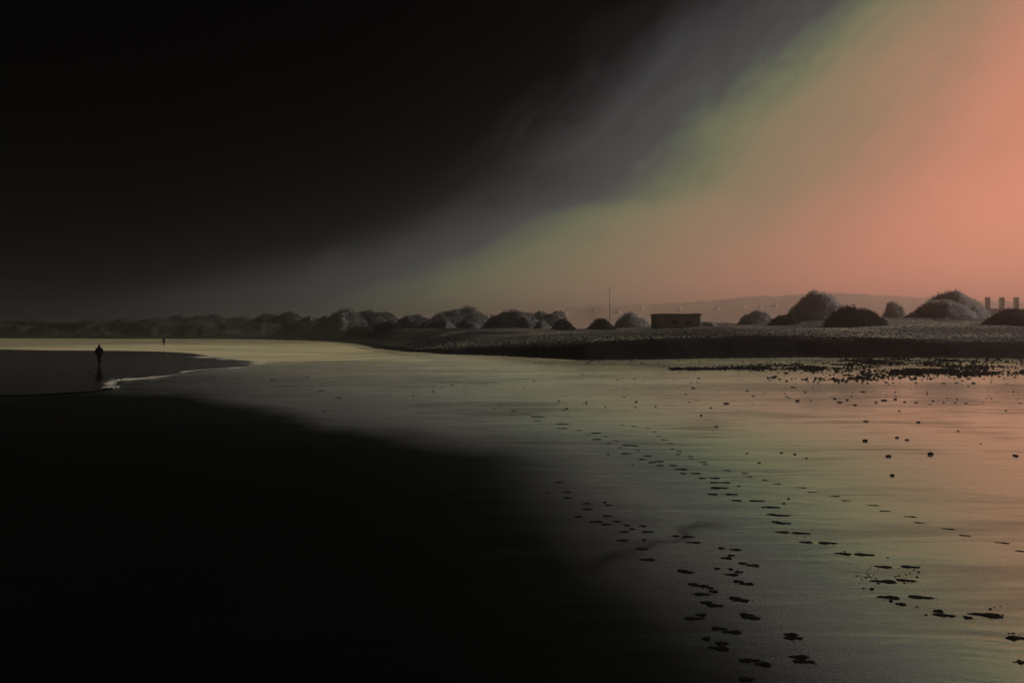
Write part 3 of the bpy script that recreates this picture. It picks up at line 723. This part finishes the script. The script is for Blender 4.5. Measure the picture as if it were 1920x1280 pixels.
# ------------------------------------------------------------------ shingle and weed line (uncountable)
def patch_field(name, regions, label, cat, seed=1):
    rnd = random.Random(seed); vs, fs = [], []
    base = [(math.cos(t) , math.sin(t)) for t in [k * math.pi / 3 for k in range(6)]]
    for (x0, x1, yc0, yc1, th0, th1, n, s0, s1) in regions:
        for k in range(n):
            u = rnd.random(); px = x0 + (x1 - x0) * u
            yc = yc0 + (yc1 - yc0) * u; th = th0 + (th1 - th0) * u
            py = yc + rnd.gauss(0, .45) * th + 2.2 * mnoise.noise(Vector((px * .02, yc * .1, seed)))
            x, d = ground(px, py)
            if mnoise.noise(Vector((x * .35, d * .22, seed))) + .5 * mnoise.noise(Vector((x * 1.3, d * .8, seed))) < rnd.uniform(-.35, .15): continue
            if terrain(np.array([x]), np.array([d]))[1][0] > .5: continue
            r = rnd.uniform(s0, s1) / 2 / F * d; a0 = rnd.random() * 6; b = len(vs); z0 = tz(x, d)
            for c, s_ in base:
                q = rnd.uniform(.8, 1.2); ca, sa = math.cos(a0), math.sin(a0)
                X_, Y_ = c * r * q * 1.3, s_ * r * q
                vs.append((x + X_ * ca - Y_ * sa, d + X_ * sa + Y_ * ca, z0 - .02))
            for c, s_ in base:
                vs.append((x + c * r * .6, d + s_ * r * .6, z0 + r * rnd.uniform(.5, .8)))
            vs.append((x, d, z0 + r * .9))
            for i in range(6):
                fs.append((b + i, b + (i + 1) % 6, b + 6 + (i + 1) % 6, b + 6 + i)); fs.append((b + 6 + i, b + 6 + (i + 1) % 6, b + 12))
    o = link(name, mesh(name, vs, fs), M_stone); return tag(o, label, cat, kind='stuff')
patch_field("shingle", [
  (1255, 1600, 693, 689, 2.5, 8, 1500, 2, 6), (1400, 1700, 689, 690, 7, 9, 900, 2, 5), (1440, 1640, 706, 708, 7, 12, 260, 3, 7), (1560, 1720, 709, 701, 6, 12, 420, 3, 7),
  (1670, 1790, 700, 694, 7, 10, 1500, 2, 7), (1700, 1930, 696, 686, 12, 22, 1300, 2, 7), (1780, 1925, 702, 699, 5, 6, 900, 2, 6), (1570, 1800, 680, 676, 7, 8, 1600, 2, 6), (1350, 1600, 684, 681, 5, 6, 500, 2, 4),
  (1000, 1400, 680, 684, 3, 8, 160, 2, 4)],
  "black weed and shingle strewn in broken bands at the foot of the bank", "shingle")
def bank_stones():
    rnd = random.Random(5); vs, fs = [], []
    for k in range(15000):
        x = rnd.uniform(-20, 110); t = rnd.uniform(-.8, 40) if k % 2 else rnd.uniform(-.8, 8); d = float(BASE(x)) + t
        r = rnd.uniform(.05, .16); z = tz(x, d); b = len(vs); q = [rnd.uniform(.7, 1.3) for _ in range(5)]
        vs += [(x - r * q[0], d, z - .02), (x, d - r * q[1], z - .02), (x + r * q[2], d, z - .02), (x, d + r * q[3], z - .02), (x + r * .2, d, z + r * .75 * q[4])]
        fs += [(b, b + 1, b + 4), (b + 1, b + 2, b + 4), (b + 2, b + 3, b + 4), (b + 3, b, b + 4)]
    return tag(link("bank_shingle", mesh("bank_shingle", vs, fs), M_stone), "dark shingle covering the face and crest of the long bank", "shingle", kind='stuff')
bank_stones()

# ------------------------------------------------------------------ footprints
M_print = simple("print_shade", (.006, .006, .006), .95, .05, .3, 12, .3)  # near-black tone paints the shade inside the pressed hollows
M_faint = simple("faint_print_shade", (.02, .02, .018), .9, .05, .3, 12, .3)
def print_mesh(k, heel=True):
    """sole-shaped rim of pushed-up sand around a hollow (length along x)"""
    rnd = random.Random(k); N = 36
    def outline(s_):
        pts = []
        for i in range(N):
            t = 2 * math.pi * i / N; c, sn = math.cos(t), math.sin(t)
            wdt = .19 * (1.0 + .28 * c - .42 * math.exp(-((c + .25) / .35) ** 2))   # broad ball, narrow waist
            j = 1 + .26 * mnoise.noise(Vector((c * 2, sn * 2, k * 3.1))) + .16 * mnoise.noise(Vector((c * 6, sn * 6, k * 1.7)))
            pts.append((c * .5 * s_ * j, sn * wdt * s_ * 1.15 * j))
        return pts
    prof = [(1.12, 0.0), (1.03, .035), (.93, .045), (.82, .02), (.6, .007), (.3, .006)]
    vs, fs = [], []
    for s_, z in prof:
        for x, y in outline(s_): vs.append((x, y, z * (1 + .5 * mnoise.noise(Vector((x * 6, y * 6, k))))))
    for j in range(len(prof) - 1):
        for i in range(N): fs.append((j * N + i, j * N + (i + 1) % N, (j + 1) * N + (i + 1) % N, (j + 1) * N + i))
    vs.append((0, 0, .006)); c = len(vs) - 1; j = len(prof) - 1
    for i in range(N): fs.append((j * N + i, j * N + (i + 1) % N, c))
    for q in range(rnd.randrange(3, 8)):     # crumbs of sand thrown out by the foot
        a_ = rnd.uniform(0, 6.28); rr = rnd.uniform(.55, .85); x, y = rr * math.cos(a_), rr * math.sin(a_) * .55; w_ = rnd.uniform(.015, .05); b0 = len(vs)
        for i in range(5): vs.append((x + w_ * math.cos(i * 1.257) * rnd.uniform(.7, 1.6), y + w_ * math.sin(i * 1.257), 0))
        vs.append((x, y, w_ * .9)); fs += [(b0 + i, b0 + (i + 1) % 5, b0 + 5) for i in range(5)]
    return mesh("footprint", vs, fs)
PM = []
for k in range(14):
    me = print_mesh(k); me.materials.append(M_print)
    for p in me.polygons: p.use_smooth = True
    PM.append(me)
PF = []
for k in range(3):
    me = PM[k].copy(); me.materials.clear(); me.materials.append(M_faint); PF.append(me)
def fp(px, py, wpx, label, group, faint=False, hs=1.0, k=[0]):
    x, d = ground(px, py); L = wpx / F * d * .93; k[0] += 1
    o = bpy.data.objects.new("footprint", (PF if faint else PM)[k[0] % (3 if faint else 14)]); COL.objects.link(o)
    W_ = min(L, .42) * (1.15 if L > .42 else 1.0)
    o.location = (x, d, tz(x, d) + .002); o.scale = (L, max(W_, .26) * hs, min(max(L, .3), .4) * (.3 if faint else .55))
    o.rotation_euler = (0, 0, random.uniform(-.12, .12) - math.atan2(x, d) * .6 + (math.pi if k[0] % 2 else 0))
    tag(o, label, "footprint", group)
c4 = lambda x, y: (840 + x / 3.2, 700 + y / 3.2)
c2 = lambda x, y: (1440 + x / 3.369, 900 + y / 3.369)
c3 = lambda x, y: (960 + x / 3.369, 900 + y / 3.369)
def trail(cv, s_, lst, label, group, **kw):
    for x, y, w_ in lst: fp(*cv(x, y), w_ / s_, label, group, **kw)
trail(c4, 3.2, [(315,190,34),(276,210,22),(398,227,36),(378,247,24),(540,262,75),(537,284,42),(690,304,68),(685,331,58),(895,359,62),(892,396,52)],
      "short black footprint at the far thin end of the deep trail", "far end of the deep footprint trail")
trail(c4, 3.2, [(1085,432,70),(1125,435,40),(1070,482,62),(1197,495,50),(1170,516,45),(1265,529,56),(1225,535,40),(1275,553,40),(1355,553,45),(1400,576,76),(1415,601,34),(1487,601,60),(1530,629,45),(1602,629,60),(1605,655,50),(1665,656,60),(1630,687,110),(1590,726,60),(1705,727,76),(1735,763,56),(1855,765,86)],
      "black footprint in the crowded middle stretch of the deep trail", "middle stretch of the deep footprint trail")
trail(c2, 3.369, [(-5,173,60),(45,173,70),(25,218,60),(95,224,100),(60,268,60),(105,274,95),(93,330,80),(215,337,105),(245,394,82),(383,399,117),(480,467,97),(615,473,122),(733,550,97),(905,551,107),(740,642,150),(885,637,116),(765,743,137),(975,743,142),(845,786,62),(1125,857,135),(1385,855,190),(1275,872,50),(1085,830,60)],
      "long black footprint in the near right stretch of the deep trail", "near stretch of the deep footprint trail")
for a_ in [(1912, 1197, 34, "large black footprint cut by the right edge of the view"), (1899, 1198, 18, "small print left of the large one at the right edge"), (1920, 1243, 16, "lowest black footprint at the right edge of the view")]:
    fp(*a_[:3], a_[3], "near stretch of the deep footprint trail")
trail(c2, 3.369, [(215,49,62),(283,77,56),(425,102,60),(497,131,56),(668,160,66),(745,197,66),(903,232,74),(963,271,64),(1142,309,78),(1252,352,70),(1485,397,80),(1605,450,60),(60,25,50)],
      "shallow grey footprint of the evenly stepped trail right of the deep one", "evenly stepped shallow trail", hs=.6, faint=True)
trail(c3, 3.369, [(1330,433,42),(1415,441,66),(1390,478,40),(1360,495,66),(1465,528,50),(1525,541,82),(1303,562,35),(1385,565,26),(1440,582,52),(1390,600,82),(1437,643,62),(1487,658,96),(1415,748,80),(1453,763,100),(1490,855,90),(1515,874,110),(1315,943,90),(1398,964,112),(1515,1145,130),(1590,1168,100)],
      "black footprint of the right column of prints in the near grey sand", "right column of near footprints")
trail(c3, 3.369, [(1080,573,56),(1105,585,92),(1150,660,60),(1200,672,90),(1262,685,30),(1275,706,60),(1207,724,102),(1232,777,72),(1288,796,102),(1198,854,66),(1155,877,120),(1235,1005,46),(1335,1036,76),(1310,1065,130),(1490,1263,90)],
      "black footprint of the left column of prints in the near grey sand", "left column of near footprints")
trail(c2, 3.369, [(150,980,85),(172,1002,120)], "upper pair of overlapping prints alone in the near sand right of the columns", "lone overlapping prints")
trail(c2, 3.369, [(205,1122,115),(238,1151,130)], "lower pair of overlapping prints alone in the near sand right of the columns", "lone overlapping prints")
trail(c3, 3.369, [(350,78,50),(355,113,60),(470,150,46),(480,186,62),(585,142,32),(612,160,40),(420,234,52),(605,229,56),(530,265,86),(600,282,62),(662,263,56),(730,287,40),(828,292,46),(762,310,36),(710,328,60),(862,328,76),(700,382,66),(838,381,30),(1035,355,46),(1115,360,70),(1150,396,92),(830,437,76),(855,505,100),(300,15,40)],
      "black footprint in the loose scatter of prints on the darkest sand", "loose scatter of footprints on dark sand", hs=.8)
trail(c4, 3.2, [(1045,308,30),(1120,318,35),(1195,330,30),(1240,350,26),(1265,375,26),(1297,398,30),(1337,420,34),(1350,452,24),(1390,467,28),(1385,487,26),(1455,497,34),(1465,513,34),(1530,533,50),(1550,547,40),(1675,582,46),(1785,600,36),(1810,620,36),(1905,640,30),(785,343,40),(843,370,24),(945,378,34),(970,418,30),(1010,405,28),(1035,446,28),(1135,462,34)],
      "faint grey footprint of the old washed out trail above the deep one", "old washed out trail", faint=True, hs=.9)

# ------------------------------------------------------------------ haze
HT = 62.0
bm = bmesh.new(); box(bm, -1700, 2300, -60, 2300, -3.0, HT)
hz = link("haze", bm_done(bm, "haze"))
def haze_mat(B, nt, out):
    v = B.n('ShaderNodeVolumePrincipled'); v.inputs['Color'].default_value = (.90, .95, 1.0, 1)
    v.inputs['Density'].default_value = .0009; v.inputs['Anisotropy'].default_value = .94
    nt.links.new(v.outputs[0], out.inputs['Volume'])
hz.data.materials.append(material("haze", haze_mat))
tag(hz, kind='stuff')
